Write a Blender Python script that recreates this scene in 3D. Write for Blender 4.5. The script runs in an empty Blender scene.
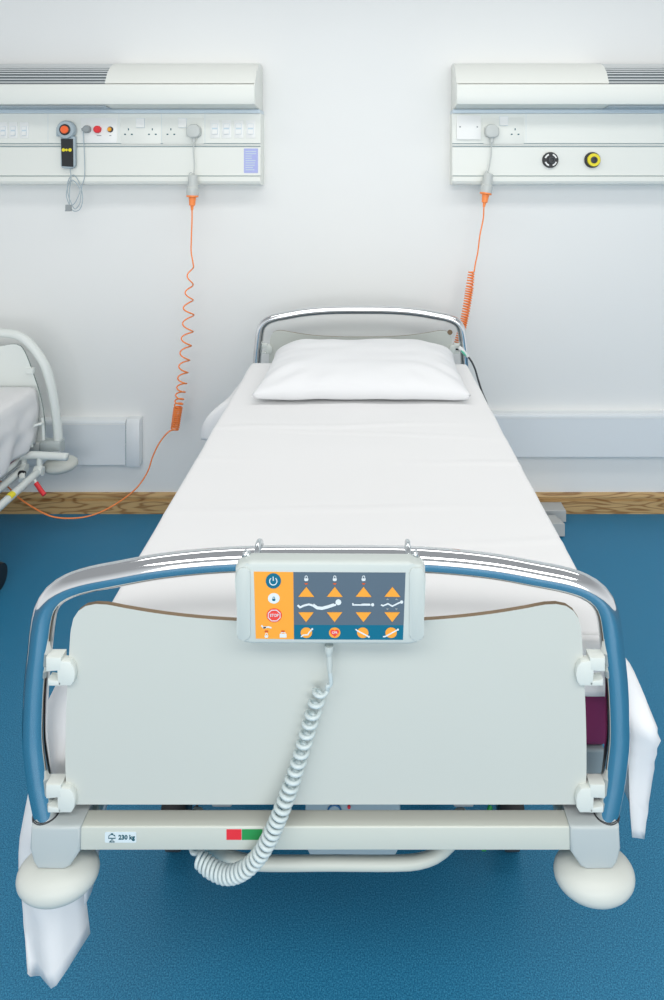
import bpy, bmesh, math, random
from mathutils import Vector, Matrix, noise

random.seed(4)
SC = bpy.context.scene
COL = SC.collection
PI = math.pi

# ------------------------------------------------------------------ camera
# metres; the head wall is the plane y = WALL, the camera stands at the origin, 1.7 m up
F = 670.0; PX = 375.0; PY = 172.0; EYE = 1.7; WALL = 3.35
cam = bpy.data.cameras.new('camera'); cam_o = bpy.data.objects.new('camera', cam); COL.objects.link(cam_o)
cam_o.location = (0, 0, EYE); cam_o.rotation_euler = (PI/2, 0, 0)
cam.sensor_fit = 'VERTICAL'; cam.sensor_height = 36; cam.lens = F/1000*36
cam.shift_x = -0.043; cam.shift_y = -0.328
cam.clip_start = 0.05
SC.camera = cam_o

# ------------------------------------------------------------------ light
W = bpy.data.worlds.new('world'); SC.world = W; W.use_nodes = True
nt = W.node_tree; nt.nodes.clear()
wo = nt.nodes.new('ShaderNodeOutputWorld'); bg = nt.nodes.new('ShaderNodeBackground')
tc = nt.nodes.new('ShaderNodeTexCoord'); sx = nt.nodes.new('ShaderNodeSeparateXYZ')
rp = nt.nodes.new('ShaderNodeValToRGB')
nt.links.new(tc.outputs['Generated'], sx.inputs[0]); nt.links.new(sx.outputs['Z'], rp.inputs[0])
nt.links.new(rp.outputs[0], bg.inputs[0]); nt.links.new(bg.outputs[0], wo.inputs[0])
rp.color_ramp.elements[0].position = 0.0; rp.color_ramp.elements[0].color = (0.93, 0.96, 0.98, 1)
rp.color_ramp.elements[1].position = 0.55; rp.color_ramp.elements[1].color = (0.42, 0.435, 0.45, 1)
bg.inputs[1].default_value = 0.86

def area(name, loc, sx_, sy_, power, color=(1, 1, 1), rot=(0, 0, 0)):
    l = bpy.data.lights.new(name, 'AREA'); l.shape = 'RECTANGLE'; l.size = sx_; l.size_y = sy_
    l.energy = power; l.color = color
    o = bpy.data.objects.new(name, l); COL.objects.link(o); o.location = loc; o.rotation_euler = rot
    return o
area('ceiling_panel_light', (0.2, 2.1, 2.85), 3.6, .4, 18, (1.0, 0.985, 0.96))
area('ceiling_panel_light', (0.2, -0.55, 2.85), 3.6, .7, 56, (1.0, 0.985, 0.96))
area('front_fill_light', (0.3, -3.0, 1.5), 4.4, 1.8, 80, (0.97, 0.985, 1.0), (PI/2, 0, 0))  # added fill behind the camera, brightens the head wall and foot panel

VS = SC.view_settings
VS.view_transform = 'Standard'; VS.look = 'None'; VS.gamma = 1; VS.use_curve_mapping = False
VS.exposure = 0.10

# ------------------------------------------------------------------ helpers
def X(px, d): return (px-PX)/F*d
def Z(py, d): return EYE-(py-PY)/F*d
def at(px, py, d): return Vector((X(px, d), d, Z(py, d)))

def srgb(r, g, b):
    f = lambda c: (c/255/12.92) if c/255 <= .04045 else ((c/255+.055)/1.055)**2.4
    return (f(r), f(g), f(b), 1)

def mat(name, col, rough=.5, metal=0, bump=0, bscale=200, vary=0, vscale=3, spec=.5):
    m = bpy.data.materials.new(name); m.use_nodes = True
    n = m.node_tree; b = n.nodes['Principled BSDF']
    b.inputs['Base Color'].default_value = col; b.inputs['Roughness'].default_value = rough
    b.inputs['Metallic'].default_value = metal; b.inputs['Specular IOR Level'].default_value = spec
    t = n.nodes.new('ShaderNodeTexCoord')
    if bump:
        nz = n.nodes.new('ShaderNodeTexNoise'); nz.inputs['Scale'].default_value = bscale
        nz.inputs['Detail'].default_value = 3
        bp = n.nodes.new('ShaderNodeBump'); bp.inputs['Strength'].default_value = bump
        bp.inputs['Distance'].default_value = .002
        n.links.new(t.outputs['Object'], nz.inputs['Vector']); n.links.new(nz.outputs['Fac'], bp.inputs['Height'])
        n.links.new(bp.outputs['Normal'], b.inputs['Normal'])
    if vary:
        nz = n.nodes.new('ShaderNodeTexNoise'); nz.inputs['Scale'].default_value = vscale
        mx = n.nodes.new('ShaderNodeMix'); mx.data_type = 'RGBA'
        mx.inputs['A'].default_value = tuple(c*(1-vary) for c in col[:3])+(1,)
        mx.inputs['B'].default_value = tuple(min(1, c*(1+vary)) for c in col[:3])+(1,)
        n.links.new(t.outputs['Object'], nz.inputs['Vector'])
        n.links.new(nz.outputs['Fac'], mx.inputs['Factor']); n.links.new(mx.outputs['Result'], b.inputs['Base Color'])
    return m

M = {}
M['wall'] = mat('wall_paint', (.835, .845, .83, 1), .75, bump=.15, bscale=300, vary=.01)
M['unit'] = mat('cream_aluminium', (.80, .82, .77, 1), .38, vary=.01)
M['groove'] = mat('groove_grey', (.34, .42, .44, 1), .6, vary=.02)
M['rail_blue'] = mat('anodised_strip', (.58, .68, .74, 1), .35, vary=.02)
M['plate'] = mat('white_plate', (.84, .85, .83, 1), .3, vary=.01)
M['louvre'] = mat('louvre_grey', (.17, .20, .215, 1), .35, vary=.03)
M['louvre_slat'] = mat('louvre_slat', (.60, .63, .63, 1), .35, vary=.03)
M['diffuser'] = mat('unlit_diffuser', (.40, .47, .51, 1), .25, vary=.03)
M['plugwhite'] = mat('plug_white', (.54, .57, .55, 1), .35, vary=.02)
M['orange'] = mat('orange_pvc', (.98, .27, .06, 1), .35, vary=.03, vscale=20)
M['black'] = mat('black_plastic', (.012, .014, .016, 1), .4, vary=.1)
M['dark'] = mat('dark_grey', (.05, .055, .06, 1), .5, vary=.1)
M['midgrey'] = mat('grey_plastic', (.30, .33, .34, 1), .4, vary=.03)
M['handgrey'] = mat('handset_grey', (.38, .46, .50, 1), .4, vary=.03)
M['red'] = mat('red_plastic', (.75, .03, .04, 1), .35, vary=.03)
M['redorange'] = mat('orange_button', (.95, .14, .03, 1), .35, vary=.02)
M['amber'] = mat('amber_button', (.90, .38, .02, 1), .35, vary=.02)
M['yellow'] = mat('yellow_plastic', (.85, .72, .02, 1), .4, vary=.02)
M['lilac'] = mat('lilac_paper', (.42, .46, .78, 1), .6, vary=.04, vscale=60)
M['linen'] = mat('white_linen', (.82, .822, .822, 1), .9, bump=.08, bscale=700, vary=.008, spec=.2)
M['pillowcase'] = mat('white_pillowcase', (.80, .81, .82, 1), .9, bump=.08, bscale=700, vary=.008, spec=.2)
M['purple'] = mat('plum_vinyl', (.20, .018, .090, 1), .45, bump=.1, bscale=60, vary=.06)
M['cream'] = mat('cream_laminate', (.555, .582, .54, 1), .42, vary=.012, vscale=6)
M['edge'] = mat('brown_panel_edge', (.20, .135, .075, 1), .55, vary=.1, vscale=30)
M['frame'] = mat('cream_enamel', (.57, .60, .54, 1), .35, vary=.015)
M['socketgrey'] = mat('corner_grey', (.46, .51, .51, 1), .4, vary=.02)
M['bumper'] = mat('bumper_plastic', (.60, .625, .58, 1), .45, bump=.1, bscale=120, vary=.015)
M['clamp'] = mat('clamp_plastic', (.66, .70, .66, 1), .4, vary=.015)
M['whiteenamel'] = mat('white_enamel', (.76, .80, .77, 1), .3, vary=.01)
M['platform'] = mat('platform_grey', (.20, .25, .28, 1), .45, vary=.05)
M['column'] = mat('column_grey', (.36, .44, .47, 1), .45, vary=.03)
M['kp_body'] = mat('handset_shell', (.53, .58, .555, 1), .35, vary=.01)
M['kp_orange'] = mat('keypad_orange', (.88, .36, .035, 1), .4, vary=.02)
M['kp_grey'] = mat('keypad_grey', (.095, .135, .175, 1), .4, vary=.03)
M['kp_teal'] = mat('keypad_teal', (.0, .135, .225, 1), .4, vary=.03)
M['kp_white'] = mat('keypad_white', (.70, .76, .78, 1), .4, vary=.02)
M['kp_red'] = mat('keypad_red', (.78, .06, .045, 1), .4, vary=.02)
M['kp_dot'] = mat('keypad_dot', (.62, .10, .02, 1), .4, vary=.02)
M['cord'] = mat('coil_cord', (.56, .64, .64, 1), .4, vary=.02)
M['green'] = mat('green_mark', (.02, .28, .07, 1), .45, vary=.03)
M['mint'] = mat('mint_tape', (.15, .62, .42, 1), .45, vary=.03)
M['sticker'] = mat('sticker', (.66, .75, .78, 1), .4, vary=.02)
M['ink'] = mat('ink', (.015, .10, .13, 1), .5, vary=.05)
M['bluering'] = mat('blue_ring', (.02, .13, .30, 1), .4, vary=.03)
M['basegrey'] = mat('base_grey', (.50, .51, .495, 1), .5, vary=.03)
M['chrome'] = mat('chrome', (.76, .775, .79, 1), .07, 1)
M['steel'] = mat('steel', (.66, .70, .72, 1), .22, 1)
M['socketdark'] = mat('dark_green_edge', (.10, .17, .15, 1), .5, vary=.05)
M['trunk'] = mat('trunking_paint', (.79, .825, .84, 1), .35, vary=.01)

def floor_mat():
    m = bpy.data.materials.new('blue_vinyl'); m.use_nodes = True
    n = m.node_tree; b = n.nodes['Principled BSDF']; b.inputs['Roughness'].default_value = .42
    b.inputs['Specular IOR Level'].default_value = .35
    t = n.nodes.new('ShaderNodeTexCoord')
    nz = n.nodes.new('ShaderNodeTexNoise'); nz.inputs['Scale'].default_value = 330; nz.inputs['Detail'].default_value = 4
    nz.inputs['Roughness'].default_value = .7
    cr = n.nodes.new('ShaderNodeValToRGB')
    e = cr.color_ramp.elements
    e[0].position = .36; e[0].color = (.006, .105, .215, 1)
    e[1].position = .66; e[1].color = (.072, .345, .55, 1)
    k = cr.color_ramp.elements.new(.52); k.color = (.024, .215, .390, 1)
    n.links.new(t.outputs['Object'], nz.inputs['Vector']); n.links.new(nz.outputs['Fac'], cr.inputs[0])
    n.links.new(cr.outputs[0], b.inputs['Base Color'])
    bp = n.nodes.new('ShaderNodeBump'); bp.inputs['Strength'].default_value = .12; bp.inputs['Distance'].default_value = .001
    n.links.new(nz.outputs['Fac'], bp.inputs['Height']); n.links.new(bp.outputs[0], b.inputs['Normal'])
    return m
M['floor'] = floor_mat()

def oak_mat():
    m = bpy.data.materials.new('oak'); m.use_nodes = True
    n = m.node_tree; b = n.nodes['Principled BSDF']; b.inputs['Roughness'].default_value = .38
    t = n.nodes.new('ShaderNodeTexCoord'); mp = n.nodes.new('ShaderNodeMapping')
    mp.inputs['Scale'].default_value = (1.1, 1, 9.0)
    n1 = n.nodes.new('ShaderNodeTexNoise'); n1.inputs['Scale'].default_value = 2.6; n1.inputs['Detail'].default_value = 1.5
    mul = n.nodes.new('ShaderNodeMath'); mul.operation = 'MULTIPLY'; mul.inputs[1].default_value = 46
    sn = n.nodes.new('ShaderNodeMath'); sn.operation = 'SINE'
    ad = n.nodes.new('ShaderNodeMath'); ad.operation = 'MULTIPLY_ADD'; ad.inputs[1].default_value = .5; ad.inputs[2].default_value = .5
    n2 = n.nodes.new('ShaderNodeTexNoise'); n2.inputs['Scale'].default_value = 60; n2.inputs['Detail'].default_value = 4
    mp2 = n.nodes.new('ShaderNodeMapping'); mp2.inputs['Scale'].default_value = (.12, 1, 3)
    cr = n.nodes.new('ShaderNodeValToRGB'); e = cr.color_ramp.elements
    e[0].position = 0; e[0].color = (.36, .19, .065, 1); e[1].position = 1; e[1].color = (.66, .43, .19, 1)
    k = e.new(.35); k.color = (.60, .40, .18, 1)
    mx = n.nodes.new('ShaderNodeMix'); mx.data_type = 'RGBA'; mx.blend_type = 'MULTIPLY'; mx.inputs['Factor'].default_value = .25
    L = n.links.new
    L(t.outputs['Object'], mp.inputs[0]); L(mp.outputs[0], n1.inputs['Vector']); L(n1.outputs['Fac'], mul.inputs[0])
    L(mul.outputs[0], sn.inputs[0]); L(sn.outputs[0], ad.inputs[0]); L(ad.outputs[0], cr.inputs[0])
    L(t.outputs['Object'], mp2.inputs[0]); L(mp2.outputs[0], n2.inputs['Vector'])
    L(cr.outputs[0], mx.inputs['A']); L(n2.outputs['Fac'], mx.inputs['B']); L(mx.outputs['Result'], b.inputs['Base Color'])
    return m
M['oak'] = oak_mat()

def obj(name, bm, m, parent=None, smooth=False, label=None):
    bmesh.ops.recalc_face_normals(bm, faces=bm.faces)
    me = bpy.data.meshes.new(name); bm.to_mesh(me); bm.free()
    ms = m if isinstance(m, (list, tuple)) else [m]
    for k in ms: me.materials.append(M[k] if isinstance(k, str) else k)
    if smooth:
        me.shade_smooth()
        if smooth != 'all': me.set_sharp_from_angle(angle=math.radians(38))
    o = bpy.data.objects.new(name, me); COL.objects.link(o)
    if parent is not None:
        o.parent = parent
        w = Matrix.Identity(4); p = parent
        while p is not None:
            w = Matrix.Translation(p.location) @ w; p = p.parent
        o.data.transform(w.inverted())
    if label: o['label'] = label
    return o

def thing(name, label, cat, loc=(0, 0, 0), group=None):
    o = bpy.data.objects.new(name, None); COL.objects.link(o); o.location = loc
    o.empty_display_size = .05
    o['label'] = label; o['category'] = cat
    if group: o['group'] = group
    return o
def tag(o, label, cat, group=None):
    o['label'] = label; o['category'] = cat
    if group: o['group'] = group
    return o
def struct(o): o['kind'] = 'structure'; return o

def add_box(bm, x0, x1, y0, y1, z0, z1, bev=0, seg=2):
    t = bmesh.new()
    bmesh.ops.create_cube(t, size=1)
    for v in t.verts:
        v.co = Vector(((x0+x1)/2+v.co.x*(x1-x0), (y0+y1)/2+v.co.y*(y1-y0), (z0+z1)/2+v.co.z*(z1-z0)))
    if bev: bmesh.ops.bevel(t, geom=t.edges[:], offset=bev, segments=seg, affect='EDGES', profile=.5)
    merge(bm, t)
def merge(bm, t, mi=None):
    me = bpy.data.meshes.new('tmp'); t.to_mesh(me); t.free()
    n0 = len(bm.faces); bm.from_mesh(me); bpy.data.meshes.remove(me)
    if mi is not None:
        bm.faces.ensure_lookup_table()
        for f in bm.faces[n0:]: f.material_index = mi
def box(*a, **k):
    bm = bmesh.new(); add_box(bm, *a, **k); return bm

def add_prism(bm, pts, axis, a, b, bev=0, seg=2, side_mi=None):
    """polygon in the plane normal to axis, extruded from a to b. y: pts=(x,z); x: pts=(y,z); z: pts=(x,y)"""
    def V(p, t):
        return {'x': (t, p[0], p[1]), 'y': (p[0], t, p[1]), 'z': (p[0], p[1], t)}[axis]
    t = bmesh.new()
    va = [t.verts.new(V(p, a)) for p in pts]; vb = [t.verts.new(V(p, b)) for p in pts]
    n = len(pts)
    fa = t.faces.new(va); fb = t.faces.new(vb[::-1])
    for i in range(n):
        f = t.faces.new((va[i], vb[i], vb[(i+1) % n], va[(i+1) % n]))
        if side_mi is not None: f.material_index = side_mi
    if bev:
        ed = list(set(fa.edges[:]+fb.edges[:]))
        bmesh.ops.bevel(t, geom=ed, offset=bev, segments=seg, affect='EDGES', profile=.5)
    merge(bm, t)
def prism(*a, **k):
    bm = bmesh.new(); add_prism(bm, *a, **k); return bm

def resample(pts, step, closed=False):
    P = [Vector(p) for p in pts]
    out = []
    n = len(P)
    rng = n if closed else n-1
    for i in range(rng):
        p1, p2 = P[i], P[(i+1) % n]
        p0 = P[i-1] if (i > 0 or closed) else p1+(p1-p2)
        p3 = P[(i+2) % n] if (i+2 < n or closed) else p2+(p2-p1)
        k = max(1, int((p2-p1).length/step))
        # centripetal catmull-rom
        def tj(ti, a, b): return ti+max(1e-6, (b-a).length)**.5
        t0 = 0; t1 = tj(t0, p0, p1); t2 = tj(t1, p1, p2); t3 = tj(t2, p2, p3)
        for j in range(k):
            t = t1+(t2-t1)*j/k
            A1 = p0*((t1-t)/(t1-t0))+p1*((t-t0)/(t1-t0)); A2 = p1*((t2-t)/(t2-t1))+p2*((t-t1)/(t2-t1))
            A3 = p2*((t3-t)/(t3-t2))+p3*((t-t2)/(t3-t2))
            B1 = A1*((t2-t)/(t2-t0))+A2*((t-t0)/(t2-t0)); B2 = A2*((t3-t)/(t3-t1))+A3*((t-t1)/(t3-t1))
            out.append(B1*((t2-t)/(t2-t1))+B2*((t-t1)/(t2-t1)))
    if not closed: out.append(P[-1])
    return out

def sweep(bm, path, r, sides=12, closed=False, caps=True):
    n = len(path); rs = r if isinstance(r, (list, tuple)) else [r]*n
    T = []
    for i in range(n):
        if closed: d = path[(i+1) % n]-path[i-1]
        else: d = path[min(n-1, i+1)]-path[max(0, i-1)]
        T.append(d.normalized() if d.length > 1e-9 else Vector((0, 0, 1)))
    up = Vector((0, 0, 1)) if abs(T[0].z) < .9 else Vector((1, 0, 0))
    u = (up-T[0]*up.dot(T[0])).normalized()
    rings = []
    for i in range(n):
        if i:
            u = (u-T[i]*u.dot(T[i]))
            u = u.normalized() if u.length > 1e-6 else T[i].orthogonal().normalized()
        w = T[i].cross(u)
        rings.append([bm.verts.new(path[i]+(u*math.cos(2*PI*k/sides)+w*math.sin(2*PI*k/sides))*rs[i]) for k in range(sides)])
    for i in range(n if closed else n-1):
        a, b = rings[i], rings[(i+1) % n]
        for k in range(sides):
            bm.faces.new((a[k], a[(k+1) % sides], b[(k+1) % sides], b[k]))
    if caps and not closed:
        bm.faces.new(rings[0][::-1]); bm.faces.new(rings[-1])
def tube(pts, r, sides=14, step=.012, closed=False, curved=True):
    bm = bmesh.new()
    sweep(bm, resample(pts, step, closed) if curved else [Vector(p) for p in pts], r, sides, closed)
    return bm
def add_tube(bm, pts, r, sides=14, step=.012, closed=False, curved=True):
    t = tube(pts, r, sides, step, closed, curved); merge(bm, t)

def helix(keys, per_turn=14, hand=1):
    """keys: (point, turns, radius) along the axis -> points on the coil"""
    out = []
    axis = resample([k[0] for k in keys], .002)
    # cumulative lengths of the keys on the axis
    idx = []
    j = 0
    for k in keys:
        best = min(range(j, len(axis)), key=lambda q: (axis[q]-Vector(k[0])).length)
        idx.append(best); j = best
    total = keys[-1][1]-keys[0][1]
    N = int(total*per_turn)
    for s in range(N+1):
        t = keys[0][1]+total*s/N
        for a in range(len(keys)-1):
            if t <= keys[a+1][1]+1e-9: break
        f = (t-keys[a][1])/(keys[a+1][1]-keys[a][1])
        fi = idx[a]+f*(idx[a+1]-idx[a]); i0 = min(int(fi), len(axis)-2); fr = fi-i0
        c = axis[i0].lerp(axis[i0+1], fr)
        d = (axis[min(len(axis)-1, i0+4)]-axis[max(0, i0-3)]).normalized()
        u = Vector((1, 0, 0)); u = (u-d*u.dot(d))
        if u.length < .15: u = Vector((0, 0, 1))-d*d.z
        u.normalize(); w = d.cross(u)*hand
        rad = keys[a][2]+(keys[a+1][2]-keys[a][2])*f
        out.append(c+(u*math.cos(2*PI*t)+w*math.sin(2*PI*t))*rad)
    return out

def add_lathe(bm, prof, c, axis='z', sides=40):
    """prof: (r, h) pairs"""
    c = Vector(c); rings = []
    for r, h in prof:
        row = []
        for k in range(sides):
            a = 2*PI*k/sides
            p = {'z': (r*math.cos(a), r*math.sin(a), h), 'y': (r*math.cos(a), h, r*math.sin(a)), 'x': (h, r*math.cos(a), r*math.sin(a))}[axis]
            row.append(bm.verts.new(c+Vector(p)))
        rings.append(row)
    for a, b in zip(rings, rings[1:]):
        for k in range(sides): bm.faces.new((a[k], a[(k+1) % sides], b[(k+1) % sides], b[k]))
    bm.faces.new(rings[0][::-1]); bm.faces.new(rings[-1])
def lathe(*a, **k):
    bm = bmesh.new(); add_lathe(bm, *a, **k); return bm

def rrect(x0, x1, z0, z1, r, n=6):
    pts = []
    for cx, cz, a0 in ((x1-r, z0+r, -PI/2), (x1-r, z1-r, 0), (x0+r, z1-r, PI/2), (x0+r, z0+r, PI)):
        for i in range(n+1):
            a = a0+PI/2*i/n; pts.append((cx+r*math.cos(a), cz+r*math.sin(a)))
    return pts
def circ(cx, cz, r, n=28, ry=None):
    return [(cx+r*math.cos(2*PI*i/n), cz+(ry or r)*math.sin(2*PI*i/n)) for i in range(n)]
def grid(bm, rows):
    V = [[bm.verts.new(p) for p in r] for r in rows]
    for a, b in zip(V, V[1:]):
        for i in range(len(a)-1): bm.faces.new((a[i], a[i+1], b[i+1], b[i]))
    return V
def text_bm(body, size, x, y, z, bold=.0, depth=.0004, sx=1):
    """flat lettering facing -Y, centred on x, z, at depth y"""
    cu = bpy.data.curves.new('t', 'FONT'); cu.body = body; cu.size = size; cu.extrude = depth; cu.offset = bold
    cu.align_x = 'CENTER'; cu.align_y = 'CENTER'; cu.resolution_u = 3
    o = bpy.data.objects.new('t', cu); COL.objects.link(o)
    me = bpy.data.meshes.new_from_object(o.evaluated_get(bpy.context.evaluated_depsgraph_get()))
    bpy.data.objects.remove(o)
    bm = bmesh.new(); bm.from_mesh(me); bpy.data.meshes.remove(me)
    for v in bm.verts: v.co = Vector((x+v.co.x*sx, y-v.co.z, z+v.co.y))
    return bm

# ------------------------------------------------------------------ setting
bm = bmesh.new(); add_box(bm, -4.5, 4.5, -3.2, WALL, -.08, 0)
struct(obj('floor', bm, 'floor'))
bm = bmesh.new(); add_box(bm, -4.5, 4.5, WALL, WALL+.12, -.08, 2.9)
struct(obj('wall_back', bm, 'wall'))
# oak skirting: board with a rounded top moulding
pr = [(WALL, 0), (WALL-.020, 0), (WALL-.020, .063), (WALL-.007, .066), (WALL-.007, .0755), (WALL-.018, .079), (WALL-.018, .086), (WALL-.014, .092), (WALL-.009, .099), (WALL, .100)]
bm = prism(pr, 'x', -4.5, 4.5)
struct(obj('baseboard_back', bm, 'oak'))

# ------------------------------------------------------------------ bedhead service units
YF = 3.25                                   # face of the trunking
def zt(py): return Z(py, YF)
def xt(px): return X(px, YF)
def service_unit(label, x0, x1, seam, solid, mods):
    """x0..x1 whole unit, solid: (a,b) range with the closed lid, the rest has louvres"""
    t = thing('bedhead_service_unit', label, 'wall unit', ((x0+x1)/2, WALL, 1.637), 'bedhead service units')
    # trunking box in two channels with grooves
    pr = [(WALL, 1.637), (3.262, 1.637), (3.246, 1.644), (3.240, 1.656), (3.241, 1.676), (3.2535, 1.679), (3.2535, 1.683), (YF, 1.684),
          (YF, 1.820), (3.256, 1.822), (3.256, 1.826), (YF, 1.828), (YF, 1.834), (3.256, 1.836), (3.256, 1.839), (YF, 1.840),
          (YF, 1.984), (WALL, 1.984)]
    obj('trunking', prism(pr, 'x', x0, x1), 'unit', t)
    g = bmesh.new()
    for z0, z1 in ((1.6795, 1.6825), (1.8225, 1.8265), (1.8362, 1.8392)):
        add_box(g, x0+.001, x1-.001, 3.2525, 3.2545, z0, z1)
    obj('groove', g, 'groove', t)
    s = bmesh.new(); add_box(s, x0+.002, x1-.002, 3.236, WALL, 1.9845, 2.003, .0015)
    obj('top_strip', s, 'rail_blue', t)
    # luminaire housing
    lz = [(3.345, 2.226), (3.300, 2.232), (3.260, 2.228), (3.215, 2.208), (3.175, 2.172), (3.150, 2.130), (3.143, 2.116)]
    front = [(3.140, 2.113), (3.128, 2.108), (3.124, 2.090), (3.124, 2.040), (3.132, 2.018)]
    under = [(3.150, 2.014), (3.245, 2.004), (3.345, 2.004)]
    e = x1 if abs(solid[1]-x1) < .3 else x0
    sg = 1 if e == x1 else -1
    le = e-sg*.012
    la, lb_ = (x0, le) if sg > 0 else (le, x1)
    obj('light_housing', prism([(3.345, 2.1125)]+front+under, 'x', la, lb_), 'unit', t, smooth=True)
    a, b = (solid[0], le) if sg > 0 else (le, solid[1])
    obj('light_lid', prism(lz+[(3.345, 2.1165)], 'x', a, b), 'unit', t, smooth=True)
    # louvres fill the rest
    ga, gb = (x0, a) if sg > 0 else (b, x1)
    inner = [(y+.012, z-.018) for y, z in lz]
    obj('louvre_tray', prism(inner+[(3.341, 2.1165)], 'x', ga, gb), 'louvre', t)
    lv = bmesh.new()
    rib = resample([(0, y, z) for y, z in lz[2:]], .004)
    for k in range(2, len(rib)-1, 4):
        p_ = rib[k]; add_box(lv, ga, gb, p_.y-.001, p_.y+.002, p_.z-.005, p_.z)
    obj('louvre', lv, 'louvre_slat', t)
    d = bmesh.new(); add_prism(d, [(3.150, 2.0125), (3.150, 2.0085), (3.243, 1.9985+.0045), (3.243, 2.0035)], 'x', ga, gb)
    obj('light_diffuser', d, 'diffuser', t)
    # end cap following the curved section
    obj('light_end_cap', prism([(y_-.001, z_+.001) for y_, z_ in lz+front]+[(3.150, 2.013), (3.345, 2.003)], 'x', le, le+sg*.005, bev=.0012), 'unit', t, smooth=True)
    # seams between modules
    for px in seam:
        obj('module_seam', box(xt(px)-.0006, xt(px)+.0006, YF-.0004, YF+.001, 1.8405, 1.9835), 'rail_blue', t)
    return t

def pins(par, px, py):
    x = xt(px); z = zt(py)
    obj('pin_hole', box(x-.0026, x+.0026, YF-.0026, YF-.0010, z+.008, z+.0180), 'ink', par)
    for s in (-1, 1): obj('pin_hole', box(x+s*.0165-.0045, x+s*.0165+.0045, YF-.0026, YF-.0010, z-.0145, z-.0085), 'ink', par)
def double_socket(t, px_l, px_r, py, sw):
    x0, x1 = xt(px_l), xt(px_r)
    p = obj('power_socket', prism(rrect(x0, x1, zt(py+13.5), zt(py-13),   .006), 'y', YF-.0020, YF, bev=.0008), 'unit', t, smooth=True)
    return p
def rocker(par, px, py, w=8, h=9):
    b = bmesh.new(); add_prism(b, [(YF-.004, zt(py+h/2)), (YF-.0115, zt(py+h/2)), (YF-.006, zt(py)), (YF-.008, zt(py-h/2)), (YF-.004, zt(py-h/2))], 'x', xt(px-w/2), xt(px+w/2), bev=.0006)
    for v in b.verts: v.co.y += .002
    r_ = obj('rocker_switch', b, 'plate', par, smooth=True)
    g_ = bmesh.new(); add_prism(g_, rrect(xt(px-w/2)-.0012, xt(px+w/2)+.0012, zt(py+h/2)-.0012, zt(py-h/2)+.0012, .001, 2), 'y', YF-.0045 if w < 8 else YF-.0028, YF-.001)
    obj('switch_gap', g_, 'rail_blue', par)
    return r_

uL = service_unit('bedhead trunking with light on wall at left, with red alarm button and lilac notice', -2.60, -.555, (48, 119, 161.6, 205), (-1.268, -.555), None)
uR = service_unit('bedhead trunking with light on wall at right, with black and yellow gas outlets', .375, 2.50, (526, 664), (.375, 1.098), None)

for (a, b, pn, sw) in ((121, 161, (128.6, 152.5), 140.6), (162.5, 204, (171,), 182.7)):
    p = double_socket(uL, a, b, 130.5, sw)
    for q in pn: pins(p, q, 132)
    rocker(p, sw, 123)
for px in (3.5, 13.5, 24.5):
    p = obj('light_switch', prism(rrect(xt(px-4.3), xt(px+4.3), zt(138), zt(122), .003), 'y', YF-.003, YF, bev=.001), 'plate', uL, smooth=True)
    rocker(p, px, 131, 4.2, 9)
for px in (215, 226.7, 238.8, 250.8):
    p = obj('light_switch', prism(rrect(xt(px-4.7), xt(px+4.7), zt(138), zt(120), .003), 'y', YF-.003, YF, bev=.001), 'plate', uL, smooth=True)
    rocker(p, px, 129, 5.2, 10)
# alarm plate and buttons
pl = obj('call_plate', prism(rrect(xt(81), xt(117), zt(143), zt(118), .004), 'y', YF-.002, YF, bev=.0008), 'plate', uL, smooth=True)
obj('call_button', lathe([(.0005, -.016), (.013, -.016), (.0175, -.012), (.0185, 0)], (xt(98), YF-.002, zt(129.5)), 'y'), 'red', pl, smooth=True, label='red alarm button')
b0 = obj('reset_button', lathe([(.0005, -.006), (.012, -.006), (.0145, -.002), (.0145, 0)], (xt(110.5), YF-.002, zt(129.5)), 'y'), 'dark', pl, smooth=True, label='dark collar with amber button')
obj('button_lens', lathe([(.0005, -.012), (.007, -.012), (.010, -.009), (.010, -.005)], (xt(110.2), YF-.003, zt(129.5)), 'y'), 'amber', b0, smooth=True)
for x0_, x1_ in ((97, 101.5), (109.5, 111.5)): obj('caption_mark', box(xt(x0_), xt(x1_), YF-.0026, YF-.0019, zt(136), zt(135.2)), 'midgrey', pl)
n = obj('notice', prism([(xt(244), zt(173)), (xt(258), zt(173)), (xt(258), zt(148.5)), (xt(244), zt(148.5))], 'y', YF-.0012, YF), 'lilac', uL, label='lilac printed notice')
g = bmesh.new()
random.seed(2)
for i in range(9):
    py = 151+i*2.3
    add_box(g, xt(245.5), xt(245.5+random.uniform(6, 11)), YF-.0016, YF-.0012, zt(py+.8), zt(py))
obj('print_line', g, 'rail_blue', n)
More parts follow.
